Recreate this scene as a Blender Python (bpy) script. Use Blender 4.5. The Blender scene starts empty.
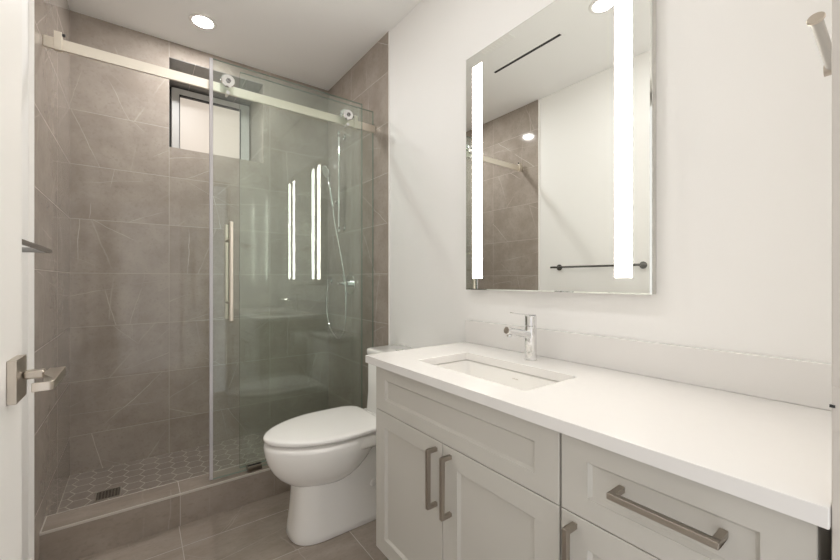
import bpy, bmesh, math, random
from mathutils import Vector, Matrix

# ------------------------------------------------------------------ camera, world, exposure
scene = bpy.context.scene
COL = scene.collection
CAM_H = 1.1236
cam_data = bpy.data.cameras.new('camera')
cam_data.sensor_width = 36.0
cam_data.lens = 380.84 / 840 * 36.0
cam_data.clip_start = 0.02
cam = bpy.data.objects.new('camera', cam_data)
COL.objects.link(cam)
cam.location = (0, 0, CAM_H)
cam.rotation_euler = (math.radians(90), 0, math.radians(-36.51))
scene.camera = cam

world = bpy.data.worlds.new('ambient_fill')  # uniform ambient fill added through the open doorway; no hall is modelled
scene.world = world
world.use_nodes = True
bg = world.node_tree.nodes['Background']
bg.inputs[0].default_value = (1.0, 0.985, 0.97, 1)
bg.inputs[1].default_value = 0.5

scene.view_settings.view_transform = 'Standard'
scene.view_settings.look = 'None'
scene.view_settings.gamma = 1.0
scene.view_settings.use_curve_mapping = False
scene.view_settings.exposure = 1.21
try:
    scene.cycles.use_denoising = True
    scene.cycles.max_bounces = 16
    scene.cycles.diffuse_bounces = 8
    scene.cycles.glossy_bounces = 8
    scene.cycles.transparent_max_bounces = 24
    scene.cycles.sample_clamp_indirect = 8.0
except Exception:
    pass
LAMP = 76.0          # emission of the ceiling lamps
STRIP = 11.0          # emission of the mirror strips
PANE = 0.23

# ------------------------------------------------------------------ materials
def new_mat(name):
    m = bpy.data.materials.new(name)
    m.use_nodes = True
    nt = m.node_tree
    return m, nt, nt.nodes['Principled BSDF']

def pbr(name, col, rough=0.5, metal=0.0, spec=0.5, coat=0.0, bump=0.0, bscale=200.0, var=0.0, stretch=None):
    m, nt, b = new_mat(name)
    b.inputs['Base Color'].default_value = (*col, 1)
    b.inputs['Roughness'].default_value = rough
    b.inputs['Metallic'].default_value = metal
    b.inputs['Specular IOR Level'].default_value = spec
    b.inputs['Coat Weight'].default_value = coat
    b.inputs['Coat Roughness'].default_value = 0.05
    tc = nt.nodes.new('ShaderNodeTexCoord')
    n = nt.nodes.new('ShaderNodeTexNoise')
    n.inputs['Scale'].default_value = bscale
    n.inputs['Detail'].default_value = 3
    if stretch:
        mp = nt.nodes.new('ShaderNodeMapping')
        mp.inputs['Scale'].default_value = stretch
        nt.links.new(tc.outputs['Object'], mp.inputs['Vector'])
        nt.links.new(mp.outputs['Vector'], n.inputs['Vector'])
    else:
        nt.links.new(tc.outputs['Object'], n.inputs['Vector'])
    if bump:
        bp = nt.nodes.new('ShaderNodeBump')
        bp.inputs['Strength'].default_value = bump
        bp.inputs['Distance'].default_value = 0.002
        nt.links.new(n.outputs['Fac'], bp.inputs['Height'])
        nt.links.new(bp.outputs['Normal'], b.inputs['Normal'])
    if var:
        r = nt.nodes.new('ShaderNodeMapRange')
        r.inputs['To Min'].default_value = max(0.0, rough - var)
        r.inputs['To Max'].default_value = rough + var
        nt.links.new(n.outputs['Fac'], r.inputs['Value'])
        nt.links.new(r.outputs['Result'], b.inputs['Roughness'])
    return m

def emit_mat(name, col, strength):
    m, nt, b = new_mat(name)
    b.inputs['Base Color'].default_value = (0.8, 0.8, 0.8, 1)
    b.inputs['Emission Color'].default_value = (*col, 1)
    b.inputs['Emission Strength'].default_value = strength
    b.inputs['Roughness'].default_value = 0.4
    return m

def math_node(nt, op, a, b=None, clamp=False):
    n = nt.nodes.new('ShaderNodeMath')
    n.operation = op
    n.use_clamp = clamp
    for i, v in enumerate((a, b)):
        if v is None:
            continue
        if isinstance(v, (int, float)):
            n.inputs[i].default_value = v
        else:
            nt.links.new(v, n.inputs[i])
    return n.outputs[0]

def ramp(nt, fac, lo, hi, smooth=True):
    r = nt.nodes.new('ShaderNodeMapRange')
    r.interpolation_type = 'SMOOTHSTEP' if smooth else 'LINEAR'
    r.inputs['From Min'].default_value = lo
    r.inputs['From Max'].default_value = hi
    nt.links.new(fac, r.inputs['Value'])
    return r.outputs['Result']

def mix_col(nt, fac, a, b):
    n = nt.nodes.new('ShaderNodeMix')
    n.data_type = 'RGBA'
    if isinstance(fac, (int, float)):
        n.inputs[0].default_value = fac
    else:
        nt.links.new(fac, n.inputs[0])
    for i, v in ((6, a), (7, b)):
        if isinstance(v, tuple):
            n.inputs[i].default_value = (*v, 1)
        else:
            nt.links.new(v, n.inputs[i])
    return n.outputs[2]

def stone(name, axes=None, u=(0, 1), v=(0, 1), cols=((0.335, 0.287, 0.248), (0.43, 0.377, 0.332)),
          grout=(0.52, 0.47, 0.42), gw=0.0024, vein=0.82, rough=0.075, seed=0.0, streak=(1, 1, 1)):
    """veined taupe stone; axes = the two object axes the tile grid runs along (None: no grid)"""
    m, nt, b = new_mat(name)
    tc = nt.nodes.new('ShaderNodeTexCoord')
    sep = nt.nodes.new('ShaderNodeSeparateXYZ')
    nt.links.new(tc.outputs['Object'], sep.inputs[0])
    pos = tc.outputs['Object']
    mask = None
    if axes:
        ids = []
        for ax, (o, d) in zip(axes, (u, v)):
            s = math_node(nt, 'DIVIDE', math_node(nt, 'SUBTRACT', sep.outputs[ax], o), d)
            fl = math_node(nt, 'FLOOR', s)
            ids.append(fl)
            fr = math_node(nt, 'SUBTRACT', s, fl)
            near = math_node(nt, 'MINIMUM', fr, math_node(nt, 'SUBTRACT', 1.0, fr))
            dist = math_node(nt, 'MULTIPLY', near, d)
            g = math_node(nt, 'SUBTRACT', 1.0, ramp(nt, dist, gw * 0.35, gw * 0.65))
            mask = g if mask is None else math_node(nt, 'MAXIMUM', mask, g)
        cx = nt.nodes.new('ShaderNodeCombineXYZ')
        nt.links.new(ids[0], cx.inputs[0])
        nt.links.new(ids[1], cx.inputs[1])
        cx.inputs[2].default_value = seed
        wn = nt.nodes.new('ShaderNodeTexWhiteNoise')
        nt.links.new(cx.outputs[0], wn.inputs['Vector'])
        sc = nt.nodes.new('ShaderNodeVectorMath'); sc.operation = 'SCALE'
        nt.links.new(wn.outputs['Color'], sc.inputs[0]); sc.inputs['Scale'].default_value = 7.0
        ad = nt.nodes.new('ShaderNodeVectorMath'); ad.operation = 'ADD'
        nt.links.new(tc.outputs['Object'], ad.inputs[0]); nt.links.new(sc.outputs[0], ad.inputs[1])
        pos = ad.outputs[0]
    mp = nt.nodes.new('ShaderNodeMapping')
    mp.inputs['Scale'].default_value = streak
    mp.inputs['Location'].default_value = (seed * 1.3, seed * 0.7, seed)
    nt.links.new(pos, mp.inputs['Vector'])
    pos = mp.outputs['Vector']
    # base clouding
    n1 = nt.nodes.new('ShaderNodeTexNoise'); n1.inputs['Scale'].default_value = 5.0
    n1.inputs['Detail'].default_value = 9; n1.inputs['Roughness'].default_value = 0.68
    nt.links.new(pos, n1.inputs['Vector'])
    base = mix_col(nt, ramp(nt, n1.outputs['Fac'], 0.3, 0.7), cols[0], cols[1])
    n1b = nt.nodes.new('ShaderNodeTexNoise'); n1b.inputs['Scale'].default_value = 70.0
    n1b.inputs['Detail'].default_value = 5
    nt.links.new(pos, n1b.inputs['Vector'])
    dk = tuple(c * 0.82 for c in cols[0])
    base = mix_col(nt, math_node(nt, 'MULTIPLY', ramp(nt, n1b.outputs['Fac'], 0.5, 0.8), 0.5), base, dk)
    # veins: thin, nearly straight lines crossing each slab at its own angle, fading in and out
    if axes:
        loc = []
        for ax, (o, d) in zip(axes, (u, v)):
            q = math_node(nt, 'DIVIDE', math_node(nt, 'SUBTRACT', sep.outputs[ax], o), d)
            q = math_node(nt, 'SUBTRACT', math_node(nt, 'FRACT', q), 0.5)
            loc.append(math_node(nt, 'MULTIPLY', q, min(d, 1.0)))
    else:
        loc = [sep.outputs[0], sep.outputs[1]]
    wv = nt.nodes.new('ShaderNodeTexNoise'); wv.inputs['Scale'].default_value = 6.0; wv.inputs['Detail'].default_value = 5
    nt.links.new(pos, wv.inputs['Vector'])
    vfac = 0.0
    for k, (strength, wdt, keep) in enumerate(((1.0, 0.0021, 0.44), (0.8, 0.0018, 0.46), (0.6, 0.0016, 0.45), (0.5, 0.0015, 0.43), (0.3, 0.005, 0.45))):
        w2 = nt.nodes.new('ShaderNodeTexWhiteNoise'); w2.noise_dimensions = '3D'
        c2 = nt.nodes.new('ShaderNodeCombineXYZ')
        if axes:
            nt.links.new(ids[0], c2.inputs[0]); nt.links.new(ids[1], c2.inputs[1])
        c2.inputs[2].default_value = seed * 10 + k * 3.7
        nt.links.new(c2.outputs[0], w2.inputs['Vector'])
        sp = nt.nodes.new('ShaderNodeSeparateColor')
        nt.links.new(w2.outputs['Color'], sp.inputs[0])
        ang = math_node(nt, 'ADD', math_node(nt, 'MULTIPLY', sp.outputs[0], 1.7 if k % 2 else -1.5), 0.35)
        off = math_node(nt, 'MULTIPLY', math_node(nt, 'SUBTRACT', sp.outputs[1], 0.5), 0.42)
        dd_ = math_node(nt, 'ADD', math_node(nt, 'MULTIPLY', loc[0], math_node(nt, 'COSINE', ang)), math_node(nt, 'MULTIPLY', loc[1], math_node(nt, 'SINE', ang)))
        dd_ = math_node(nt, 'ADD', math_node(nt, 'SUBTRACT', dd_, off), math_node(nt, 'MULTIPLY', math_node(nt, 'SUBTRACT', wv.outputs['Fac'], 0.5), 0.03))
        line = math_node(nt, 'SUBTRACT', 1.0, ramp(nt, math_node(nt, 'ABSOLUTE', dd_), wdt * 0.3, wdt))
        nk = nt.nodes.new('ShaderNodeTexNoise'); nk.inputs['Scale'].default_value = 3.2; nk.inputs['Detail'].default_value = 3
        mq = nt.nodes.new('ShaderNodeMapping'); mq.inputs['Location'].default_value = (k * 5.1, k * 2.3, 1.0)
        nt.links.new(pos, mq.inputs['Vector']); nt.links.new(mq.outputs[0], nk.inputs['Vector'])
        line = math_node(nt, 'MULTIPLY', math_node(nt, 'MULTIPLY', line, ramp(nt, nk.outputs['Fac'], keep, keep + 0.15)), strength)
        vfac = math_node(nt, 'MAXIMUM', vfac, line)
    colr = mix_col(nt, math_node(nt, 'MULTIPLY', vfac, vein), base, (0.68, 0.63, 0.575))
    ro = math_node(nt, 'ADD', math_node(nt, 'MULTIPLY', n1.outputs['Fac'], 0.05), rough - 0.025)
    if mask is not None:
        colr = mix_col(nt, mask, colr, grout)
        ro = math_node(nt, 'MAXIMUM', ro, math_node(nt, 'MULTIPLY', mask, 0.7))
    nt.links.new(colr, b.inputs['Base Color'])
    nt.links.new(ro, b.inputs['Roughness'])
    b.inputs['Specular IOR Level'].default_value = 0.5
    wav = nt.nodes.new('ShaderNodeTexNoise'); wav.inputs['Scale'].default_value = 9.0; wav.inputs['Detail'].default_value = 2
    nt.links.new(tc.outputs['Object'], wav.inputs['Vector'])
    h = wav.outputs['Fac']
    if mask is not None:
        h = math_node(nt, 'SUBTRACT', h, math_node(nt, 'MULTIPLY', mask, 0.6))
    bp = nt.nodes.new('ShaderNodeBump')
    bp.inputs['Strength'].default_value = 0.16
    bp.inputs['Distance'].default_value = 0.0016
    nt.links.new(h, bp.inputs['Height'])
    nt.links.new(bp.outputs['Normal'], b.inputs['Normal'])
    return m

def glass_mat(name, tint):
    """clear sheet glass: straight-through tinted transmission plus Fresnel reflection on each face"""
    m, nt, b = new_mat(name)
    nt.nodes.remove(b)
    out = nt.nodes['Material Output']
    tr = nt.nodes.new('ShaderNodeBsdfTransparent')
    tr.inputs[0].default_value = (*tint, 1)
    gl = nt.nodes.new('ShaderNodeBsdfGlossy')
    gl.inputs['Roughness'].default_value = 0.0
    gl.inputs['Color'].default_value = (0.97, 1.0, 0.98, 1)
    geo = nt.nodes.new('ShaderNodeNewGeometry')
    ior = math_node(nt, 'ADD', 1.52, math_node(nt, 'MULTIPLY', geo.outputs['Backfacing'], 1 / 1.52 - 1.52))
    fr = nt.nodes.new('ShaderNodeFresnel')
    nt.links.new(ior, fr.inputs['IOR'])
    mx = nt.nodes.new('ShaderNodeMixShader')
    nt.links.new(fr.outputs[0], mx.inputs[0])
    nt.links.new(tr.outputs[0], mx.inputs[1])
    nt.links.new(gl.outputs[0], mx.inputs[2])
    nt.links.new(mx.outputs[0], out.inputs['Surface'])
    return m

M = {}
M['wall'] = pbr('warm_white_paint', (0.925, 0.918, 0.908), 0.55, bump=0.05, bscale=350)
M['ceiling'] = pbr('ceiling_paint', (0.95, 0.947, 0.943), 0.7, bump=0.04, bscale=350)
M['trim'] = pbr('trim_paint', (0.86, 0.845, 0.825), 0.35, bump=0.02)
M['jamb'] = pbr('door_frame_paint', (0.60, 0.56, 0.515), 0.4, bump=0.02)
M['curb_trim'] = pbr('curb_edge_profile', (0.52, 0.475, 0.425), 0.3, bump=0.02)
M['door'] = pbr('door_paint', (0.88, 0.868, 0.85), 0.35, bump=0.02)
M['quartz'] = pbr('white_quartz', (0.83, 0.815, 0.80), 0.22, var=0.04, bscale=60)
M['cabinet'] = pbr('grey_beige_lacquer', (0.59, 0.572, 0.53), 0.38, bump=0.02, bscale=500)
M['carcass'] = pbr('cabinet_carcass', (0.40, 0.38, 0.335), 0.45, bump=0.02)
M['kick'] = pbr('plinth_board', (0.16, 0.15, 0.13), 0.5, bump=0.02)
M['porcelain'] = pbr('white_porcelain', (0.93, 0.918, 0.895), 0.09, coat=0.3, var=0.02, bscale=20)
M['seat'] = pbr('white_seat_plastic', (0.92, 0.908, 0.89), 0.14, var=0.02, bscale=20)
M['chrome'] = pbr('chrome', (0.82, 0.82, 0.82), 0.06, 1.0, var=0.02, bscale=40)
M['nickel'] = pbr('brushed_nickel', (0.54, 0.485, 0.42), 0.32, 1.0, var=0.06, bscale=40, stretch=(1, 1, 30))
M['rail'] = pbr('polished_nickel', (0.77, 0.715, 0.63), 0.46, 1.0, var=0.05, bscale=30, stretch=(1, 30, 30))
M['pull'] = pbr('dark_nickel', (0.43, 0.385, 0.335), 0.36, 1.0, var=0.06, bscale=40, stretch=(30, 30, 1))
M['satin'] = pbr('satin_aluminium', (0.46, 0.445, 0.42), 0.5, 0.5, var=0.03, bscale=40)
M['gunmetal'] = pbr('polished_gunmetal', (0.30, 0.295, 0.29), 0.15, 1.0, var=0.03, bscale=40)
M['steel'] = pbr('satin_steel', (0.70, 0.67, 0.62), 0.3, 1.0, var=0.05, bscale=40)
M['rubber'] = pbr('black_rubber', (0.015, 0.015, 0.015), 0.6, bump=0.05)
M['dark'] = pbr('dark_slot', (0.02, 0.02, 0.02), 0.6, bump=0.02)
M['gasket'] = pbr('window_gasket', (0.03, 0.03, 0.03), 0.5, bump=0.02)
M['alu'] = pbr('window_frame_paint', (0.66, 0.65, 0.63), 0.35, bump=0.02)
M['vent'] = pbr('vent_plastic', (0.95, 0.945, 0.93), 0.4, bump=0.02)
M['paper'] = pbr('toilet_paper', (0.80, 0.79, 0.77), 0.9, bump=0.2, bscale=150)
M['card'] = pbr('cardboard_core', (0.32, 0.23, 0.15), 0.9, bump=0.1)
M['glass'] = glass_mat('shower_glass', (0.957, 0.985, 0.971))
M['glass_edge'] = pbr('glass_edge', (0.16, 0.235, 0.20), 0.08, spec=0.8, var=0.02, bscale=30)
M['seal'] = pbr('clear_seal', (0.70, 0.68, 0.71), 0.15, var=0.03, bscale=30)
M['seal'].node_tree.nodes['Principled BSDF'].inputs['Transmission Weight'].default_value = 0.35
M['mirror'] = pbr('mirror_silver', (0.90, 0.915, 0.89), 0.0, 1.0)
M['mirror_edge'] = pbr('mirror_bevel', (0.80, 0.82, 0.79), 0.05, 1.0, var=0.02)
M['housing'] = pbr('mirror_housing', (0.62, 0.61, 0.58), 0.35, 0.4, var=0.03)
M['strip'] = emit_mat('frosted_light_strip', (1.0, 0.93, 0.83), STRIP)
M['lens'] = emit_mat('lamp_lens', (1.0, 0.99, 0.975), LAMP)
M['lens_shower'] = emit_mat('shower_lamp_lens', (1.0, 0.99, 0.975), LAMP * 2.2)
M['pane'] = emit_mat('frosted_window_pane', (1.0, 0.86, 0.73), PANE)
M['pane'].node_tree.nodes['Principled BSDF'].inputs['Base Color'].default_value = (0.30, 0.28, 0.25, 1)
GROUTX = (0.157, 0.61)
GROUTZ = (0.248, 0.305)
M['tile_back'] = stone('wall_tile_back', (0, 2), GROUTX, GROUTZ, seed=1.0)
M['tile_left'] = stone('wall_tile_left', (1, 2), (2.46, 0.61), GROUTZ, seed=2.0)
M['tile_right'] = stone('wall_tile_right', (1, 2), (2.46, 0.61), GROUTZ, seed=3.0)
FL = ((0.28, 0.235, 0.197), (0.37, 0.318, 0.274))
M['tile_floor'] = stone('floor_tile', (0, 1), (0.15, 0.61), (1.885 - 0.305 * 12, 0.305), cols=FL, vein=0.45, rough=0.26, seed=4.0, streak=(0.7, 1.6, 1))
M['tile_curb'] = stone('curb_tile', (0, 1), (0.155, 0.61), (-5, 50), cols=FL, vein=0.2, rough=0.24, seed=5.0, streak=(0.7, 1.6, 1))
M['tile_hex'] = stone('hexagon_tile', None, cols=((0.25, 0.212, 0.18), (0.32, 0.275, 0.24)), vein=0.35, rough=0.3, seed=6.0)
M['grout'] = pbr('hexagon_grout', (0.60, 0.555, 0.495), 0.8, bump=0.1)
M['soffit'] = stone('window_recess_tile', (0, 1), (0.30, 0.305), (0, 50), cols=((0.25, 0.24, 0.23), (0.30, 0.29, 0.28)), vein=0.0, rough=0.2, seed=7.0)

# ------------------------------------------------------------------ mesh helpers (x = across, y = along the vanity wall, z = up)
def link(name, bm, mat, parent=None, smooth=False, bevel=0.0, seg=2, subd=0, mats=None):
    """one mesh object; geometry is given in world coordinates and re-based on its root"""
    root = parent
    off = Vector((0, 0, 0))
    while root is not None:
        off += root.location
        root = root.parent
    bmesh.ops.remove_doubles(bm, verts=bm.verts, dist=1e-6)
    bmesh.ops.recalc_face_normals(bm, faces=bm.faces)
    for v in bm.verts:
        v.co -= off
    me = bpy.data.meshes.new(name)
    bm.to_mesh(me)
    bm.free()
    for mm in (mats or [mat]):
        me.materials.append(mm)
    if smooth:
        for p in me.polygons:
            p.use_smooth = True
    o = bpy.data.objects.new(name, me)
    COL.objects.link(o)
    if parent is not None:
        o.parent = parent
    if bevel:
        bv = o.modifiers.new('bevel', 'BEVEL')
        bv.width = bevel; bv.segments = seg; bv.limit_method = 'ANGLE'; bv.angle_limit = math.radians(40)
        for p in me.polygons:
            p.use_smooth = True
        bv.harden_normals = True
    if subd:
        sb = o.modifiers.new('subd', 'SUBSURF')
        sb.levels = subd; sb.render_levels = subd
    return o

def thing(name, loc, label, cat, group=None):
    o = bpy.data.objects.new(name, None)
    o.empty_display_size = 0.05
    COL.objects.link(o)
    o.location = loc
    o['label'] = label; o['category'] = cat
    if group:
        o['group'] = group
    return o

def tag(o, label, cat, group=None):
    o['label'] = label; o['category'] = cat
    if group:
        o['group'] = group
    return o

def struct(o):
    o['kind'] = 'structure'
    return o

def box(bm, x0, x1, y0, y1, z0, z1, mi=0):
    vs = [bm.verts.new((x, y, z)) for z in (z0, z1) for y in (y0, y1) for x in (x0, x1)]
    fs = []
    for q in ((0, 1, 3, 2), (4, 6, 7, 5), (0, 4, 5, 1), (2, 3, 7, 6), (0, 2, 6, 4), (1, 5, 7, 3)):
        f = bm.faces.new([vs[i] for i in q]); f.material_index = mi; fs.append(f)
    return fs

def mkbox(*a):
    bm = bmesh.new(); box(bm, *a); return bm

def frame_axes(d):
    d = Vector(d).normalized()
    up = Vector((0, 0, 1)) if abs(d.z) < 0.9 else Vector((1, 0, 0))
    s = d.cross(up).normalized()
    return d, s, s.cross(d).normalized()

def lathe(bm, origin, axis, prof, n=32, mi=0):
    """prof: list of (distance along axis, radius)"""
    d, s, t = frame_axes(axis)
    o = Vector(origin)
    rings = []
    for h, r in prof:
        rings.append([bm.verts.new(o + d * h + (s * math.cos(2 * math.pi * k / n) + t * math.sin(2 * math.pi * k / n)) * max(r, 1e-5)) for k in range(n)])
    for a, b in zip(rings, rings[1:]):
        for k in range(n):
            f = bm.faces.new((a[k], a[(k + 1) % n], b[(k + 1) % n], b[k])); f.material_index = mi
    for ring in (rings[0], rings[-1]):
        try:
            f = bm.faces.new(ring); f.material_index = mi
        except ValueError:
            pass
    return rings

def cyl(bm, p0, p1, r, n=24, ch=0.0, mi=0):
    p0, p1 = Vector(p0), Vector(p1)
    L = (p1 - p0).length
    if ch:
        prof = [(0, r - ch), (ch, r), (L - ch, r), (L, r - ch)]
    else:
        prof = [(0, r), (L, r)]
    return lathe(bm, p0, p1 - p0, prof, n, mi)

def tube(bm, pts, r, n=12):
    pts = [Vector(p) for p in pts]
    rings = []
    prev = None
    for i, p in enumerate(pts):
        d = (pts[min(i + 1, len(pts) - 1)] - pts[max(i - 1, 0)]).normalized()
        if prev is None:
            _, s, t = frame_axes(d)
        else:
            s = (prev - d * prev.dot(d)).normalized(); t = d.cross(s).normalized()
        prev = s
        rings.append([bm.verts.new(p + (s * math.cos(2 * math.pi * k / n) + t * math.sin(2 * math.pi * k / n)) * r) for k in range(n)])
    for a, b in zip(rings, rings[1:]):
        for k in range(n):
            bm.faces.new((a[k], a[(k + 1) % n], b[(k + 1) % n], b[k]))
    bm.faces.new(rings[0]); bm.faces.new(rings[-1])

def spline(pts, sub=12):
    P = [Vector(p) for p in pts]
    P = [P[0] * 2 - P[1]] + P + [P[-1] * 2 - P[-2]]
    out = []
    for i in range(1, len(P) - 2):
        a, b, c, d = P[i - 1], P[i], P[i + 1], P[i + 2]
        for k in range(sub):
            t = k / sub
            out.append(0.5 * ((2 * b) + (c - a) * t + (2 * a - 5 * b + 4 * c - d) * t * t + (3 * b - a - 3 * c + d) * t ** 3))
    out.append(P[-2])
    return out

def loft(bm, rings, cap=True, mi=0):
    vr = [[bm.verts.new(p) for p in r] for r in rings]
    n = len(vr[0])
    for a, b in zip(vr, vr[1:]):
        for k in range(n):
            f = bm.faces.new((a[k], a[(k + 1) % n], b[(k + 1) % n], b[k])); f.material_index = mi
    if cap:
        bm.faces.new(vr[0]); bm.faces.new(vr[-1])
    return vr

def rrect(x0, x1, y0, y1, r, z, n=6):
    pts = []
    for cx, cy, a0 in ((x1 - r, y1 - r, 0), (x0 + r, y1 - r, 90), (x0 + r, y0 + r, 180), (x1 - r, y0 + r, 270)):
        for k in range(n + 1):
            a = math.radians(a0 + 90 * k / n)
            pts.append((cx + r * math.cos(a), cy + r * math.sin(a), z))
    return pts

# ------------------------------------------------------------------ room dimensions
XL, XR = -0.32, 1.2215           # painted walls
TL, TR, TB = -0.3055, 1.214, 2.8625   # tile faces
YT = 1.96                         # where the wall tile begins
ZC = 2.625
YE0, YE1 = -0.06, 0.066           # entry wall
OPX0, OPX1, OPZ = -0.156, 0.70, 2.05
WX0, WX1, WZ0, WZ1, WY = 0.157, 0.72, 1.962, 2.527, 3.27
CX0, CX1 = TL, TR
CY0, CY1, CZ = 2.05, 2.185, 0.147

# ------------------------------------------------------------------ structure
struct(link('floor', mkbox(-0.45, 1.35, -0.12, 3.0, -0.08, 0.0), M['tile_floor']))  # cut short at the threshold so the ambient fill reaches the ceiling from below
struct(link('ceiling', mkbox(-0.45, 1.35, YE0, 3.35, ZC, ZC + 0.08), M['ceiling']))
struct(link('wall_left', mkbox(XL - 0.10, XL, YE0, 2.99, 0, ZC), M['wall']))
struct(link('wall_right', mkbox(XR, XR + 0.10, YE0, 2.99, 0, ZC), M['wall']))
bm = bmesh.new()
box(bm, XL, OPX0 - 0.02, YE0, YE1, 0, ZC); box(bm, OPX1 + 0.02, XR, YE0, YE1, 0, ZC)
box(bm, OPX0 - 0.02, OPX1 + 0.02, YE0, YE1, OPZ + 0.02, ZC)
struct(link('wall_entry', bm, M['wall']))
# door frame: lining and casing of the doorway the camera stands in
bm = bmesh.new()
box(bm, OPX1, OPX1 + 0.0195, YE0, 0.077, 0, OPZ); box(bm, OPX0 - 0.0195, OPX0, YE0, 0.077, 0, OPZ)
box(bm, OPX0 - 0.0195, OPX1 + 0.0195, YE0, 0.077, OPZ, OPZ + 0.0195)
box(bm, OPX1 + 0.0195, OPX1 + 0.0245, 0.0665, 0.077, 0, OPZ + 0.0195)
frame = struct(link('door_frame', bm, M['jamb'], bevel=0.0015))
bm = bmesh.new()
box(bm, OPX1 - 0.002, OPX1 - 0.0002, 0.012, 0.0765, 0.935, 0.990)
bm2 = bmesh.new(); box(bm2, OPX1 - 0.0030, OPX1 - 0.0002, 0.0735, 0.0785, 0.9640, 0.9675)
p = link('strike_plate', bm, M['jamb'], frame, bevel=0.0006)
link('latch_slot', bm2, M['dark'], p)

# wall tile
struct(link('wall_tile_left', mkbox(XL + 0.0003, TL, YT, TB, 0, ZC), M['tile_left']))
struct(link('wall_tile_right', mkbox(TR, XR - 0.0003, YT, TB, 0, ZC), M['tile_right']))
bm = bmesh.new()
y1 = TB + 0.12
box(bm, XL, WX0, TB, y1, 0, ZC); box(bm, WX1, XR, TB, y1, 0, ZC)
box(bm, WX0, WX1, TB, y1, 0, WZ0); box(bm, WX0, WX1, TB, y1, WZ1, ZC)
struct(link('wall_back', bm, M['tile_back']))
bm = bmesh.new()
box(bm, WX0 - 0.05, WX0, y1, 3.36, WZ0 - 0.05, WZ1 + 0.05); box(bm, WX1, WX1 + 0.05, y1, 3.36, WZ0 - 0.05, WZ1 + 0.05)
box(bm, WX0, WX1, y1, 3.36, WZ0 - 0.05, WZ0)
struct(link('wall_recess', bm, M['tile_back']))
struct(link('trim_1', mkbox(XL + 0.0003, TL + 0.0004, YT - 0.004, YT - 0.0002, 0, ZC), M['trim']))
struct(link('trim_2', mkbox(TR - 0.0004, XR - 0.0003, YT - 0.004, YT - 0.0002, 0, ZC), M['trim']))
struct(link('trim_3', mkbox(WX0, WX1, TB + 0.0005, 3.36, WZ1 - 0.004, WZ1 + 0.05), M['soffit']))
struct(link('baseboard_left', mkbox(XL, XL + 0.012, 0.09, YT - 0.0045, 0, 0.112), M['trim'], bevel=0.003))
struct(link('baseboard_right', mkbox(XR - 0.012, XR, 1.29, YT - 0.0045, 0, 0.112), M['trim'], bevel=0.003))

# shower curb with pale edge trims
bm = bmesh.new()
box(bm, CX0, CX1, CY0 + 0.0005, CY1 - 0.0005, 0, CZ - 0.0005)
curb = struct(link('shower_curb', bm, M['tile_curb']))
for (a, b_) in ((CY0 - 0.0008, CY0 + 0.0065), (CY1 - 0.004, CY1 + 0.0006)):
    link('edge_trim', mkbox(CX0, CX1, a, b_, CZ - 0.009, CZ + 0.0008), M['curb_trim'], curb, bevel=0.0015)
link('edge_trim', mkbox(CX0, CX0 + 0.004, CY0, CY1, CZ - 0.002, CZ + 0.0009), M['curb_trim'], curb)

# shower floor: hexagon mosaic on a grout bed
FZ = 0.036
bed = struct(link('floor_shower', mkbox(TL, TR, CY1, TB, 0.0, FZ - 0.0004), M['grout']))
bm = bmesh.new()
R = 0.048
w = R * math.sqrt(3)
import itertools
def clip_poly(pts, x0, x1, y0, y1):
    for ax, lim, sg in ((0, x0, 1), (0, x1, -1), (1, y0, 1), (1, y1, -1)):
        out = []
        for i in range(len(pts)):
            a, b = pts[i], pts[(i + 1) % len(pts)]
            ia, ib = sg * (a[ax] - lim) >= 0, sg * (b[ax] - lim) >= 0
            if ia: out.append(a)
            if ia != ib:
                t = (lim - a[ax]) / (b[ax] - a[ax])
                out.append((a[0] + (b[0] - a[0]) * t, a[1] + (b[1] - a[1]) * t))
        pts = out
        if not pts: break
    return pts
DRX, DRY, DRS = -0.122, 2.4986, 0.052
rr = R - 0.0026
for i in range(-2, 28):
    for j in range(-2, 16):
        cx = TL + i * 1.5 * R
        cy = CY1 + (j + (0.5 if i % 2 else 0)) * w
        pts = [(cx + rr * math.cos(math.pi / 3 * k), cy + rr * math.sin(math.pi / 3 * k)) for k in range(6)]
        pts = clip_poly(pts, TL + 0.002, TR - 0.002, CY1 + 0.002, TB - 0.002)
        if len(pts) < 3:
            continue
        top = [bm.verts.new((x, y, FZ)) for x, y in pts]
        bot = [bm.verts.new((x, y, FZ - 0.002)) for x, y in pts]
        bm.faces.new(top)
        for k in range(len(pts)):
            bm.faces.new((top[k], bot[k], bot[(k + 1) % len(pts)], top[(k + 1) % len(pts)]))
link('hexagon_tiles', bm, M['tile_hex'], bed)

# window in its deep recess
win = struct(link('window_1', mkbox(WX0, WX1, WY + 0.02, WY + 0.05, WZ0, WZ1), M['gasket']))
def ring_frame(x0, x1, z0, z1, wl, wr, wt, wb, y0, y1):
    b = bmesh.new()
    box(b, x0, x0 + wl, y0, y1, z0, z1); box(b, x1 - wr, x1, y0, y1, z0, z1)
    box(b, x0 + wl, x1 - wr, y0, y1, z1 - wt, z1); box(b, x0 + wl, x1 - wr, y0, y1, z0, z0 + wb)
    return b
wf = link('window_frame', ring_frame(WX0 + 0.036, WX1 - 0.006, WZ0, WZ1 - 0.020, 0.046, 0.062, 0.040, 0.05, WY - 0.02, WY + 0.0195), M['alu'], win, bevel=0.002)
link('window_gasket', ring_frame(WX0 + 0.0822, WX1 - 0.0682, WZ0 + 0.0502, WZ1 - 0.0602, 0.005, 0.006, 0.010, 0.005, WY - 0.0195, WY + 0.0195), M['gasket'], win)
link('window_pane', mkbox(WX0 + 0.0873, WX1 - 0.0743, WY + 0.004, WY + 0.012, WZ0 + 0.0553, WZ1 - 0.0703), M['pane'], wf)

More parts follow.
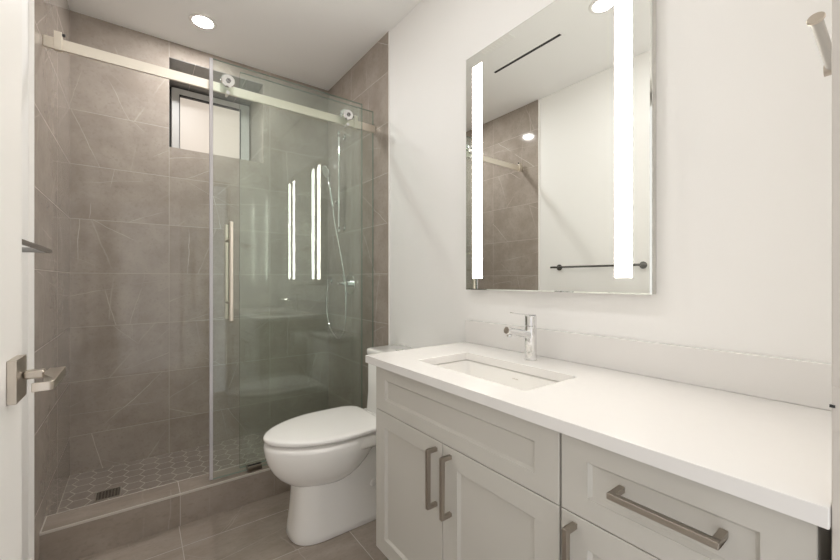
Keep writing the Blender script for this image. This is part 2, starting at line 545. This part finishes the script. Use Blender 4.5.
# ------------------------------------------------------------------ door leaf with lever, left of the camera
door = struct(link('door_1', mkbox(-0.196, -0.156, 0.082, 0.908, 0.012, 2.035), M['door'], bevel=0.0015))
lz = 0.971
lever = link('door_handle', mkbox(-0.1559, -0.145, 0.812, 0.876, lz - 0.0325, lz + 0.0325), M['nickel'], door, bevel=0.001)
bm = bmesh.new()
box(bm, -0.1448, -0.120, 0.846, 0.866, lz - 0.004, lz + 0.009)
link('handle_neck', bm, M['nickel'], lever, bevel=0.004, seg=3)
bm = bmesh.new()
prof = [(-0.1195, 0.880), (-0.0985, 0.880), (-0.0985, 0.770), (-0.1000, 0.765), (-0.104, 0.762), (-0.122, 0.762), (-0.122, 0.7665), (-0.107, 0.7665), (-0.1045, 0.768), (-0.1035, 0.772), (-0.1035, 0.79), (-0.1195, 0.832)]
loft(bm, [[(x, y, lz - 0.0072) for x, y in prof], [(x, y, lz + 0.0058) for x, y in prof]])
link('handle_lever', bm, M['nickel'], lever, bevel=0.001)

# ------------------------------------------------------------------ towel bar on the left wall
def towel_bar_left():
    z, x = 1.2225, -0.243
    t = thing('towel_bar', (XL, 1.45, z), 'dark polished towel bar on the white wall behind the open door', 'towel bar')
    bm = bmesh.new(); cyl(bm, (x, 1.10, z), (x, 1.80, z), 0.0075, 20, 0.002)
    link('bar', bm, M['gunmetal'], t, smooth=False)
    for y in (1.146, 1.770):
        bm = bmesh.new()
        lathe(bm, (XL, y, z), (1, 0, 0), [(0.0003, 0.024), (0.006, 0.024), (0.008, 0.022), (0.0081, 0.0085), (x - XL - 0.004, 0.0085), (x - XL - 0.004, 0.0)], 28)
        link('post', bm, M['gunmetal'], t)
towel_bar_left()

# ------------------------------------------------------------------ ceiling fittings
def downlight(x, y, label, lens):
    t = thing('downlight', (x, y, ZC), label, 'light', 'ceiling downlights')
    bm = bmesh.new()
    lathe(bm, (x, y, ZC), (0, 0, -1), [(-0.0, 0.072), (0.003, 0.071), (0.005, 0.066), (0.005, 0.052), (0.003, 0.049), (0.0, 0.049)], 40)
    link('trim_ring', bm, M['trim'], t, smooth=True)
    bm = bmesh.new()
    lathe(bm, (x, y, ZC), (0, 0, -1), [(0.0004, 0.048), (0.0034, 0.048), (0.0036, 0.0)], 40)
    link('lens', bm, lens, t)
downlight(0.303, 2.53, 'round recessed downlight in the ceiling over the shower', M['lens_shower'])
downlight(0.33, 1.076, 'round recessed ceiling downlight seen at the top of the mirror', M['lens'])

t = thing('slot_diffuser', (0.295, 1.626, ZC), 'long thin black linear air slot in the white ceiling', 'vent')
bm = bmesh.new()
for a in ((0.270, 0.283, 1.345, 1.907), (0.307, 0.320, 1.345, 1.907), (0.283, 0.307, 1.345, 1.357), (0.283, 0.307, 1.895, 1.907)):
    box(bm, a[0], a[1], a[2], a[3], ZC - 0.003, ZC - 0.0002)
link('frame', bm, M['ceiling'], t)
link('slot', mkbox(0.283, 0.307, 1.357, 1.895, ZC - 0.0012, ZC - 0.0002), M['dark'], t)

t = thing('exhaust_fan', (0.625, 1.665, ZC), 'square white ceiling fan grille reflected at the top edge of the mirror', 'fan')
link('housing', mkbox(0.495, 0.755, 1.54, 1.79, ZC - 0.006, ZC - 0.0002), M['vent'], t, bevel=0.004)
bm = bmesh.new()
for k in range(9):
    y = 1.565 + k * 0.025
    box(bm, 0.520, 0.73, y, y + 0.013, ZC - 0.0078, ZC - 0.0061)
link('grille', bm, M['vent'], t)

# ------------------------------------------------------------------ shower enclosure
def pane(x0, x1, y0, y1, z0, z1):
    bm = bmesh.new()
    fs = box(bm, x0, x1, y0, y1, z0, z1)
    bm.normal_update()
    for f in fs:
        f.material_index = 0 if abs(f.normal.y) > 0.9 else 1
    return bm
RY0, RY1, RZ0, RZ1 = 2.114, 2.126, 2.059, 2.104
rail = thing('shower_rail', (TL, 2.12, RZ0), 'flat nickel rail across the shower opening carrying the glass door', 'rail')
link('bar', mkbox(TL + 0.0005, TR - 0.0005, RY0, RY1, RZ0, RZ1), M['rail'], rail, bevel=0.001)
for x, s in ((-0.2605, 1), (1.072, -1)):
    st = link('stopper', mkbox(x - 0.012, x + 0.012, RY0 - 0.010, RY1 + 0.0001, RZ0 - 0.005, RZ1 + 0.024), M['rail'], rail, bevel=0.001)
    bm = bmesh.new()
    cyl(bm, (x + s * 0.0121, RY0 + 0.0, RZ1 + 0.017), (x + s * 0.022, RY0 + 0.0, RZ1 + 0.017), 0.006, 18, 0.001)
    link('bumper', bm, M['rubber'], st)

sdoor = thing('sliding_shower_door', (0.69, 2.085, 0.157), 'clear sliding glass shower door with nickel rollers and a tall bar handle', 'shower door')
SX0, SX1, SY0, SY1 = 0.292, 1.100, 2.078, 2.088
link('glass_panel', pane(SX0, SX1, SY0, SY1, 0.157, 2.197), None, sdoor, mats=[M['glass'], M['glass_edge']])
link('edge_seal', mkbox(SX0 - 0.0155, SX0 - 0.0002, SY0 - 0.001, SY1 + 0.001, 0.157, 2.197), M['seal'], sdoor, bevel=0.002)
for x in (0.357, 1.003):
    z = 2.104
    bm = bmesh.new()
    lathe(bm, (x, SY0 - 0.0002, z), (0, -1, 0), [(0, 0.031), (0.010, 0.031), (0.0135, 0.028), (0.0135, 0.0)], 36)
    ro = link('roller_cap', bm, M['chrome'], sdoor)
    bm = bmesh.new()
    lathe(bm, (x, SY0 - 0.0138, z), (0, -1, 0), [(0, 0.012), (0.004, 0.012), (0.005, 0.010), (0.0052, 0.005), (0.002, 0.004), (0.002, 0.0)], 6)
    link('bolt', bm, M['gunmetal'], ro)
    bm = bmesh.new()
    lathe(bm, (x, SY1 + 0.0002, z + 0.023), (0, 1, 0), [(0, 0.012), (0.020, 0.012), (0.0201, 0.0255), (0.0235, 0.0255), (0.0238, 0.0222), (0.0398, 0.0222), (0.040, 0.0255), (0.043, 0.0255), (0.043, 0.0)], 32)
    link('roller_wheel', bm, M['chrome'], ro)
    bm = bmesh.new()
    lathe(bm, (x, SY0 - 0.004, RZ0 - 0.0095), (0, 1, 0), [(0, 0.009), (0.0036, 0.009), (0.0142, 0.006), (0.05, 0.006), (0.05, 0)], 20)
    link('guard_pin', bm, M['chrome'], ro)
hx = 0.364
bm = bmesh.new()
for y, z0, z1 in ((2.032, 0.925, 1.407), (2.160, 0.925, 1.407)):
    cyl(bm, (hx, y, z0), (hx, y, z1), 0.0095, 24, 0.0015)
hd = link('door_pull', bm, M['rail'], sdoor)
for z in (1.01, 1.322):
    bm = bmesh.new(); cyl(bm, (hx, 2.0415, z), (hx, 2.0778, z), 0.007, 18); cyl(bm, (hx, 2.0882, z), (hx, 2.1505, z), 0.007, 18)
    link('standoff', bm, M['nickel'], hd)

fp = link('fixed_glass_panel', pane(0.424, TR - 0.001, 2.142, 2.152, CZ + 0.001, 2.203), None, mats=[M['glass'], M['glass_edge']])
tag(fp, 'fixed clear glass panel of the shower standing behind the sliding door', 'glass panel')
for x in (0.62, 0.79):
    bm = bmesh.new(); cyl(bm, (x, RY1, RZ0 + 0.022), (x, 2.1419, RZ0 + 0.022), 0.011, 20)
    link('rail_mount', bm, M['chrome'], rail)
g = thing('door_guide', (0.47, 2.083, CZ), 'small dark metal door guide on the curb under the sliding glass', 'guide')
gx0, gx1 = 0.445, 0.515
bm = bmesh.new()
box(bm, gx0, gx1, 2.066, 2.100, CZ + 0.0009, CZ + 0.005)
box(bm, gx0, gx1, 2.066, 2.072, CZ + 0.005, CZ + 0.030); box(bm, gx0, gx1, 2.094, 2.100, CZ + 0.005, CZ + 0.030)
link('channel', bm, M['pull'], g, bevel=0.001)
link('insert', mkbox(gx0 + 0.004, gx1 - 0.004, 2.0722, 2.0770, CZ + 0.0052, CZ + 0.033), M['rubber'], g)

# floor drain
dr = thing('floor_drain', (DRX, DRY, FZ), 'square black grated drain in the hexagon shower floor', 'drain')
bm = bmesh.new()
a = DRS
box(bm, DRX - a, DRX + a, DRY - a, DRY - a + 0.006, FZ - 0.001, FZ + 0.002); box(bm, DRX - a, DRX + a, DRY + a - 0.006, DRY + a, FZ - 0.001, FZ + 0.002)
box(bm, DRX - a, DRX - a + 0.006, DRY - a + 0.006, DRY + a - 0.006, FZ - 0.001, FZ + 0.002); box(bm, DRX + a - 0.006, DRX + a, DRY - a + 0.006, DRY + a - 0.006, FZ - 0.001, FZ + 0.002)
link('frame', bm, M['steel'], dr)
link('sump', mkbox(DRX - a + 0.006, DRX + a - 0.006, DRY - a + 0.006, DRY + a - 0.006, FZ - 0.001, FZ + 0.0004), M['dark'], dr)
bm = bmesh.new()
for k in range(7):
    c = -0.039 + k * 0.013
    box(bm, DRX + c - 0.0022, DRX + c + 0.0022, DRY - a + 0.006, DRY + a - 0.006, FZ + 0.0005, FZ + 0.0018)
    box(bm, DRX - a + 0.006, DRX + a - 0.006, DRY + c - 0.0022, DRY + c + 0.0022, FZ + 0.0005, FZ + 0.0016)
link('grate', bm, M['pull'], dr)

# ------------------------------------------------------------------ shower fittings on the right tile wall
BX, BY = 1.166, 2.558
sb = thing('slide_bar', (TR, BY, 1.472), 'vertical chrome slide bar on the shower wall', 'shower bar')
bm = bmesh.new(); cyl(bm, (BX, BY, 1.472), (BX, BY, 2.194), 0.009, 20, 0.002)
link('bar', bm, M['chrome'], sb)
for z in (1.50, 2.165):
    bm = bmesh.new()
    lathe(bm, (TR - 0.0003, BY, z), (-1, 0, 0), [(0, 0.022), (0.008, 0.022), (0.010, 0.012), (TR - BX + 0.008, 0.012), (TR - BX + 0.010, 0.010), (TR - BX + 0.010, 0)], 24)
    link('bracket', bm, M['chrome'], sb)
bm = bmesh.new()
cyl(bm, (BX, BY, 1.661), (BX, BY, 1.701), 0.016, 24, 0.002)
cyl(bm, (BX, BY + 0.015, 1.681), (BX, BY + 0.042, 1.681), 0.011, 20, 0.002)
cyl(bm, (BX - 0.012, BY, 1.681), (BX - 0.034, BY, 1.684), 0.013, 20, 0.002)
link('slider', bm, M['chrome'], sb)
hs = thing('hand_shower', (BX - 0.045, BY, 1.65), 'chrome hand shower resting in its holder on the slide bar', 'hand shower')
bm = bmesh.new()
p0, p1 = Vector((BX - 0.046, BY, 1.640)), Vector((BX - 0.082, BY + 0.002, 1.858))
dd = (p1 - p0)
lathe(bm, p0, dd, [(0, 0.009), (0.02, 0.0105), (dd.length * 0.5, 0.0115), (dd.length, 0.012), (dd.length, 0)], 24)
link('handle', bm, M['chrome'], hs, smooth=True)
bm = bmesh.new()
hc = Vector((BX - 0.088, BY + 0.003, 1.893))
ax = Vector((-0.92, 0.02, -0.36)).normalized()
lathe(bm, hc - ax * 0.012, ax, [(0, 0.012), (0.004, 0.034), (0.012, 0.048), (0.022, 0.050), (0.026, 0.046), (0.026, 0)], 36)
hh = link('head', bm, M['chrome'], hs, smooth=False)
bm = bmesh.new()
lathe(bm, hc + ax * 0.0142, ax, [(0, 0.044), (0.002, 0.043), (0.002, 0)], 36)
link('spray_face', bm, M['housing'], hh)
MXY, MXZ = 2.467, 1.097
mv = thing('shower_mixer', (TR, MXY, MXZ), 'chrome shower mixer valve with round wall plate and lever', 'shower valve')
bm = bmesh.new()
lathe(bm, (TR - 0.0003, MXY, MXZ), (-1, 0, 0), [(0, 0.076), (0.006, 0.076), (0.010, 0.072), (0.0105, 0.0)], 44)
link('wall_plate', bm, M['chrome'], mv)
bm = bmesh.new()
lathe(bm, (TR - 0.011, MXY, MXZ), (-1, 0, 0), [(0, 0.022), (0.045, 0.021), (0.05, 0.018), (0.05, 0)], 28)
link('valve_body', bm, M['chrome'], mv)
bm = bmesh.new()
cyl(bm, (TR - 0.045, MXY, MXZ + 0.0), (TR - 0.1, MXY, MXZ + 0.004), 0.009, 18, 0.002)
cyl(bm, (TR - 0.05, MXY, MXZ + 0.022), (TR - 0.062, MXY + 0.0, MXZ + 0.062), 0.006, 16, 0.001)
link('lever', bm, M['chrome'], mv)
OY, OZ = 2.800, 1.12
ho = thing('hose_outlet', (TR, OY, OZ), 'small chrome wall elbow feeding the shower hose', 'outlet')
bm = bmesh.new()
lathe(bm, (TR - 0.0003, OY, OZ), (-1, 0, 0), [(0, 0.026), (0.006, 0.026), (0.008, 0.012), (0.036, 0.012), (0.04, 0.009), (0.04, 0)], 24)
link('flange', bm, M['chrome'], ho)
bm = bmesh.new(); cyl(bm, (TR - 0.030, OY, OZ - 0.010), (TR - 0.030, OY, OZ - 0.034), 0.009, 18, 0.001)
link('spout', bm, M['chrome'], ho)
bm = bmesh.new()
tube(bm, spline([(BX - 0.046, BY, 1.6385), (BX - 0.036, BY - 0.006, 1.54), (BX - 0.018, BY - 0.062, 1.32), (BX - 0.014, BY - 0.132, 1.10), (BX - 0.012, BY - 0.140, 0.92),
                 (BX - 0.008, BY - 0.108, 0.79), (BX - 0.002, BY - 0.01, 0.705), (BX + 0.004, BY + 0.125, 0.735), (BX + 0.010, BY + 0.225, 0.83), (BX + 0.015, BY + 0.256, 0.96), (TR - 0.030, OY, OZ - 0.0345)]), 0.0065, 12)
tag(link('shower_hose', bm, M['chrome'], smooth=True), 'looping silver shower hose hanging below the slide bar', 'hose')

# ------------------------------------------------------------------ toilet
TCY = 1.677
WT = XR
def egg(tf, tb, hw, z, n=56, back=0.5, tc=None, p=2.0, pb=3.2):
    """outline round the toilet axis; t = distance from the wall; front half ellipse, back squarish"""
    tc = tc if tc is not None else tb + (tf - tb) * back
    pts = []
    for k in range(n):
        a = 2 * math.pi * k / n
        c, s = math.cos(a), math.sin(a)
        q = p if c >= 0 else pb
        cc = math.copysign(abs(c) ** (2 / q), c); ss = math.copysign(abs(s) ** (2 / q), s)
        t = tc + cc * ((tf - tc) if c >= 0 else (tc - tb))
        pts.append((WT - t, TCY + ss * hw, z))
    return pts
toilet = thing('toilet', (WT - 0.4, TCY, 0), 'white one-piece toilet with closed lid between the vanity and shower curb', 'toilet')
bm = bmesh.new()
# skirted foot
foot = []
for z, tf, hw in ((0.0, 0.692, 0.118), (0.004, 0.695, 0.121), (0.03, 0.691, 0.119), (0.10, 0.682, 0.115), (0.18, 0.675, 0.111), (0.25, 0.672, 0.109), (0.34, 0.65, 0.107)):
    foot.append(egg(tf, 0.02, hw, z, tc=0.55, p=2.7, pb=9))
loft(bm, foot)
# bowl
bowl = []
for z, tf, tb, hw in ((0.222, 0.655, 0.46, 0.080), (0.234, 0.690, 0.42, 0.108), (0.250, 0.714, 0.39, 0.128), (0.275, 0.741, 0.355, 0.150), (0.305, 0.763, 0.325, 0.167),
                      (0.340, 0.780, 0.295, 0.179), (0.378, 0.791, 0.27, 0.186), (0.408, 0.795, 0.26, 0.188), (0.420, 0.793, 0.26, 0.1865), (0.426, 0.785, 0.265, 0.179)):
    bowl.append(egg(tf, tb, hw, z, tc=0.52, p=1.95, pb=2.1))
loft(bm, bowl)
# deck between bowl and tank
deck = []
for z, ins in ((0.366, 0.03), (0.370, 0.010), (0.377, 0.002), (0.386, 0.0), (0.415, 0.0), (0.424, 0.004), (0.4265, 0.014)):
    deck.append(egg(0.66 - ins, 0.02 + ins * 0.2, 0.1775 - ins, z, tc=0.44, p=2.2, pb=12))
loft(bm, deck)
body = link('bowl', bm, M['porcelain'], toilet, smooth=True)
for s in (-1,):
    bm = bmesh.new()
    lathe(bm, (WT - 0.335, TCY + s * 0.110, 0.175), (0, s, 0), [(0, 0.017), (0.0045, 0.016), (0.006, 0.012), (0.0065, 0)], 24)
    link('bolt_cap', bm, M['seat'], body, smooth=True)
bm = bmesh.new()
tank = []
for z, tf, hw in ((0.40, 0.232, 0.176), (0.43, 0.226, 0.178), (0.52, 0.216, 0.183), (0.712, 0.212, 0.188)):
    tank.append(rrect(WT - tf, WT - 0.006, TCY - hw, TCY + hw, 0.035, z))
loft(bm, tank)
link('tank', bm, M['porcelain'], toilet, smooth=True)
bm = bmesh.new()
lidr = []
for z, d in ((0.7125, -0.004), (0.716, 0.003), (0.720, 0.006), (0.742, 0.006), (0.748, 0.003), (0.750, -0.004)):
    lidr.append(rrect(WT - 0.212 - d, WT - 0.004, TCY - 0.188 - d, TCY + 0.188 + d, 0.036, z))
loft(bm, lidr)
tl = link('tank_lid', bm, M['porcelain'], toilet, smooth=True)
bm = bmesh.new()
lathe(bm, (WT - 0.11, TCY, 0.7502), (0, 0, 1), [(0, 0.024), (0.004, 0.024), (0.005, 0.022), (0.0052, 0)], 32)
link('flush_button', bm, M['chrome'], tl)
bm = bmesh.new()
sr = []
for z, d in ((0.4285, -0.032), (0.430, -0.028), (0.4365, -0.028), (0.438, -0.032)):
    sr.append(egg(0.788 + d, 0.29, 0.183 + d, z, tc=0.53, p=2.0, pb=4.5))
loft(bm, sr)
link('seat', bm, M['seat'], toilet, smooth=True)
bm = bmesh.new()
sr = []
for z, d in ((0.4385, -0.010), (0.4395, -0.002), (0.442, 0.001), (0.453, 0.002), (0.4575, -0.002), (0.460, -0.010), (0.4615, -0.028), (0.4635, -0.075), (0.465, -0.14)):
    sr.append(egg(0.795 + d, 0.284 - min(d, 0) * 0.6, 0.187 + d, z, tc=0.51, p=1.82, pb=5))
loft(bm, sr)
link('lid', bm, M['seat'], toilet, smooth=True)
for s in (-1, 1):
    link('hinge', mkbox(WT - 0.282, WT - 0.25, TCY + s * 0.075 - 0.022, TCY + s * 0.075 + 0.022, 0.427, 0.438), M['seat'], toilet, bevel=0.002, seg=2)

# ------------------------------------------------------------------ vanity
VX, VF = 0.730, 0.712
CT0, CT1 = 0.812, 0.840
VB = 0.134
def shaker(y0, y1, z0, z1, st, rl):
    """recessed-panel front facing -x"""
    bm = bmesh.new()
    d1, sl = 0.0085, 0.007
    def ring(x, iy, iz):
        return [(x, y0 + iy, z0 + iz), (x, y1 - iy, z0 + iz), (x, y1 - iy, z1 - iz), (x, y0 + iy, z1 - iz)]
    c = 0.0012
    loft(bm, [ring(VX - 0.0004, 0, 0), ring(VF + c, 0, 0), ring(VF, c, c), ring(VF, st, rl), ring(VF + d1 * 0.35, st + 0.0008, rl + 0.0008), ring(VF + d1, st + sl, rl + sl)])
    return bm
def pull_v(y, z0, z1, parent):
    bm = bmesh.new()
    x = VF - 0.032
    box(bm, x - 0.0055, x + 0.0055, y - 0.0055, y + 0.0055, z0, z1)
    for z in (z0, z1 - 0.011):
        box(bm, x + 0.0055, VF + 0.0002, y - 0.0055, y + 0.0055, z, z + 0.011)
    link('handle', bm, M['pull'], parent, bevel=0.0008)
def pull_h(y0, y1, z, parent):
    bm = bmesh.new()
    x = VF - 0.032
    box(bm, x - 0.0055, x + 0.0055, y0, y1, z - 0.0055, z + 0.0055)
    for y in (y0, y1 - 0.011):
        box(bm, x + 0.0055, VF + 0.0085, y, y + 0.011, z - 0.0055, z + 0.0055)
    link('handle', bm, M['pull'], parent, bevel=0.0008)
def carcass(y0, y1, parent):
    bm = bmesh.new()
    t = 0.018
    box(bm, VX, XR - 0.001, y0, y0 + t, VB, CT0 - 0.0005); box(bm, VX, XR - 0.001, y1 - t, y1, VB, CT0 - 0.0005)
    box(bm, VX, XR - 0.001, y0 + t, y1 - t, VB, VB + t); box(bm, XR - 0.010, XR - 0.001, y0 + t, y1 - t, VB + t, CT0 - 0.0005)
    box(bm, VX, VX + 0.05, y0 + t, y1 - t, 0.638, 0.656); box(bm, VX, VX + 0.018, y0 + t, y1 - t, CT0 - 0.05, CT0 - 0.0005)
    link('carcass', bm, M['cabinet'], parent)
    link('plinth', mkbox(VX + 0.07, VX + 0.088, y0 + 0.03, y1 - 0.03, 0, VB - 0.0005), M['kick'], parent)
GZ = 0.648
va = thing('vanity_cabinet', (0.97, 0.852, 0), 'grey-beige vanity cabinet with two shaker doors under the sink', 'cabinet', 'vanity cabinets')
ya, yb, ym = 0.4690, 1.237, 0.852
carcass(ya, yb, va)
link('false_drawer_front', shaker(ya + 0.001, yb, GZ + 0.0012, CT0 - 0.006, 0.062, 0.042), M['cabinet'], va)
dl = link('door', shaker(ym + 0.0012, yb, VB, GZ - 0.0012, 0.062, 0.055), M['cabinet'], va)
pull_v(ym + 0.028, 0.455, 0.628, dl)
dl = link('door', shaker(ya + 0.001, ym - 0.0012, VB, GZ - 0.0012, 0.062, 0.055), M['cabinet'], va)
pull_v(ym - 0.036, 0.455, 0.628, dl)
vb = thing('vanity_cabinet', (0.97, 0.278, 0), 'narrower grey-beige vanity cabinet with a drawer over one door, beside the door frame', 'cabinet', 'vanity cabinets')
yc, yd = 0.0905, 0.4660
carcass(yc, yd, vb)
dw = link('drawer', shaker(yc, yd - 0.001, GZ + 0.0012, CT0 - 0.006, 0.057, 0.042), M['cabinet'], vb)
pull_h(0.186, 0.350, 0.737, dw)
dl = link('door', shaker(yc, yd - 0.001, VB, GZ - 0.0012, 0.057, 0.055), M['cabinet'], vb)
pull_v(yd - 0.032, 0.455, 0.632, dl)

# worktop with the sink cut-out
KX0, KX1, KY0, KY1 = 0.690, XR - 0.0005, 0.0775, 1.280
HX0, HX1, HY0, HY1 = 0.795, 1.036, 0.622, 1.092
bm = bmesh.new()
outer = [bm.verts.new(p) for p in ((KX0, KY0, CT1), (KX1, KY0, CT1), (KX1, KY1, CT1), (KX0, KY1, CT1))]
inner = [bm.verts.new(p) for p in rrect(HX0, HX1, HY0, HY1, 0.014, CT1)]
es = [bm.edges.new((l[i], l[(i + 1) % len(l)])) for l in (outer, inner) for i in range(len(l))]
res = bmesh.ops.triangle_fill(bm, edges=es, use_beauty=True)
fs = [f for f in res['geom'] if isinstance(f, bmesh.types.BMFace)]
ex = bmesh.ops.extrude_face_region(bm, geom=fs)
for v in [g_ for g_ in ex['geom'] if isinstance(g_, bmesh.types.BMVert)]:
    v.co.z = CT0
wt = link('worktop', bm, M['quartz'], bevel=0.0018)
tag(wt, 'continuous white quartz worktop over both vanity cabinets', 'worktop')
bs = link('backsplash', mkbox(XR - 0.0165, XR - 0.0005, KY0, KY1, CT1 + 0.0004, 0.941), M['quartz'], bevel=0.0015)
tag(bs, 'low white quartz backsplash strip along the wall behind the faucet', 'backsplash')

sink = thing('sink_basin', (0.915, 0.857, 0.67), 'white rectangular undermount sink basin set into the worktop', 'sink')
bm = bmesh.new()
e = 0.004
rings = [rrect(HX0 - 0.02, HX1 + 0.02, HY0 - 0.02, HY1 + 0.02, 0.03, CT0 - 0.003), rrect(HX0 - e, HX1 + e, HY0 - e, HY1 + e, 0.022, CT0 - 0.003), rrect(HX0 - e + 0.001, HX1 + e - 0.001, HY0 - e + 0.001, HY1 + e - 0.001, 0.024, CT0 - 0.007),
         rrect(HX0 + 0.002, HX1 - 0.002, HY0 + 0.003, HY1 - 0.003, 0.035, 0.735), rrect(HX0 + 0.012, HX1 - 0.012, HY0 + 0.014, HY1 - 0.014, 0.05, 0.700), rrect(HX0 + 0.035, HX1 - 0.035, HY0 + 0.04, HY1 - 0.04, 0.06, 0.686),
         rrect(0.893, 0.937, 0.835, 0.879, 0.0215, 0.680)]
vr = loft(bm, rings, cap=False)
bm.faces.new(vr[-1])
o = link('basin', bm, M['porcelain'], sink, smooth=True)
so = o.modifiers.new('thick', 'SOLIDIFY'); so.thickness = 0.008; so.offset = -1.0
bm = bmesh.new()
lathe(bm, (0.915, 0.857, 0.6805), (0, 0, 1), [(0, 0.021), (0.003, 0.021), (0.004, 0.018), (0.0042, 0.016), (0.002, 0.015), (0.002, 0)], 32)
link('drain_ring', bm, M['chrome'], sink)
bm = bmesh.new()
for k in (-1, 1):
    box(bm, HX1 - 0.0012, HX1 + 0.0016, 0.853 + k * 0.007 - 0.0045, 0.853 + k * 0.007 + 0.0045, 0.7835, 0.7862)
link('overflow', bm, M['steel'], sink)

# faucet
FX, FY = 1.121, 0.853
fc = thing('faucet', (FX, FY, CT1), 'chrome single-lever faucet standing on the worktop behind the sink', 'faucet')
bm = bmesh.new()
lathe(bm, (FX, FY, CT1 + 0.0003), (0, 0, 1), [(0, 0.0225), (0.003, 0.0225), (0.004, 0.0205), (0.118, 0.0205), (0.120, 0.0195), (0.121, 0.0)], 40)
link('body', bm, M['chrome'], fc)
bm = bmesh.new()
s0, s1 = Vector((FX - 0.012, FY, 0.930)), Vector((0.992, FY, 0.955))
cyl(bm, s0, s1, 0.0135, 28, 0.0012)
sp = link('spout', bm, M['chrome'], fc)
bm = bmesh.new()
dv = (s1 - s0).normalized()
lathe(bm, s1 + dv * 0.0002, dv, [(0, 0.0115), (0.0012, 0.0110), (0.0012, 0)], 24)
link('end_cap', bm, M['pull'], sp)
bm = bmesh.new()
cyl(bm, s1 - dv * 0.016 + Vector((0, 0, -0.0125)), s1 - dv * 0.016 + Vector((0, 0, -0.019)), 0.0085, 20)
link('aerator', bm, M['chrome'], sp)
bm = bmesh.new()
lathe(bm, (FX, FY, 0.9615), (0, 0, 1), [(0, 0.0195), (0.001, 0.0205), (0.034, 0.0205), (0.036, 0.0195), (0.036, 0)], 40)
lv = link('lever', bm, M['chrome'], fc)
bm = bmesh.new()
pr = [(FX + 0.018, 0.9975), (FX + 0.018, 1.0015), (FX - 0.03, 1.0045), (FX - 0.101, 1.0135), (FX - 0.101, 1.0105), (FX - 0.03, 0.9995)]
loft(bm, [[(x, FY - 0.009, z) for x, z in pr], [(x, FY + 0.009, z) for x, z in pr]])
link('lever_blade', bm, M['chrome'], lv, bevel=0.001)

# toilet paper on the side of the vanity
tp = thing('toilet_paper_holder', (0.98, 1.2372, 0.68), 'toilet paper holder on the vanity side, mirrored in the shower glass', 'toilet paper holder')
bm = bmesh.new()
lathe(bm, (1.058, 1.2369, 0.68), (0, 1, 0), [(0, 0.022), (0.006, 0.022), (0.007, 0.009), (0.085, 0.009), (0.085, 0)], 24)
cyl(bm, (1.066, 1.312, 0.68), (0.918, 1.312, 0.68), 0.009, 20, 0.002)
link('arm', bm, M['chrome'], tp)
bm = bmesh.new()
lathe(bm, (0.928, 1.312, 0.6697), (1, 0, 0), [(0, 0.0195), (0, 0.056), (0.100, 0.056), (0.100, 0.0195), (0, 0.0195)], 40)
link('paper_roll', bm, M['paper'], tp)

# ------------------------------------------------------------------ lit mirror
MX, MY0, MY1, MZ0, MZ1 = 1.184, 0.483, 1.2555, 1.081, 2.112
mr = thing('lighted_mirror', (XR, 0.869, MZ0), 'tall rectangular wall mirror with two vertical frosted light strips', 'mirror')
link('housing', mkbox(MX + 0.0065, XR - 0.0005, MY0 + 0.0015, MY1 - 0.0015, MZ0 + 0.0015, MZ1 - 0.0015), M['housing'], mr, bevel=0.001)
bm = bmesh.new()
def mring(x, i):
    return [(x, MY0 + i, MZ0 + i), (x, MY1 - i, MZ0 + i), (x, MY1 - i, MZ1 - i), (x, MY0 + i, MZ1 - i)]
rs = loft(bm, [mring(MX + 0.006, 0), mring(MX + 0.0022, 0), mring(MX, 0.0045)])
bm.faces.ensure_lookup_table(); bm.normal_update()
for f in bm.faces:
    c = f.calc_center_median()
    f.material_index = 0 if abs(c.x - MX) < 1e-5 else 1
mg = link('mirror_glass', bm, None, mr, mats=[M['mirror'], M['mirror_edge']])
for y0, y1 in ((MY0 + 0.053, MY0 + 0.105), (MY1 - 0.1025, MY1 - 0.0455)):
    link('light_strip', mkbox(MX - 0.0006, MX + 0.001, y0, y1, MZ0 + 0.050, MZ1 - 0.056), M['strip'], mr)

# ------------------------------------------------------------------ round-ended peg by the door frame, top right
tip, root_ = Vector((0.7862, 0.1022, 1.5025)), Vector((0.888, 0.0964, 1.460))
pg = thing('towel_hook', (0.888, YE1, 1.460), 'brushed nickel towel hook arm with round end cap, showing past the door frame', 'hook')
av = (root_ - tip).normalized()
bm = bmesh.new()
cyl(bm, tip + av * 0.004, root_, 0.0070, 28, 0.001)
link('arm', bm, M['satin'], pg)
bm = bmesh.new()
lathe(bm, tip, av, [(0, 0.0090), (0.0012, 0.0100), (0.0035, 0.0100), (0.0039, 0)], 32)
link('end_cap', bm, M['nickel'], pg)
bm = bmesh.new()
lathe(bm, (root_.x, YE1 + 0.0003, root_.z), (0, 1, 0), [(0, 0.022), (0.006, 0.022), (0.007, 0.009), (root_.y - YE1 + 0.009, 0.009), (root_.y - YE1 + 0.009, 0)], 28)
link('wall_post', bm, M['nickel'], pg)
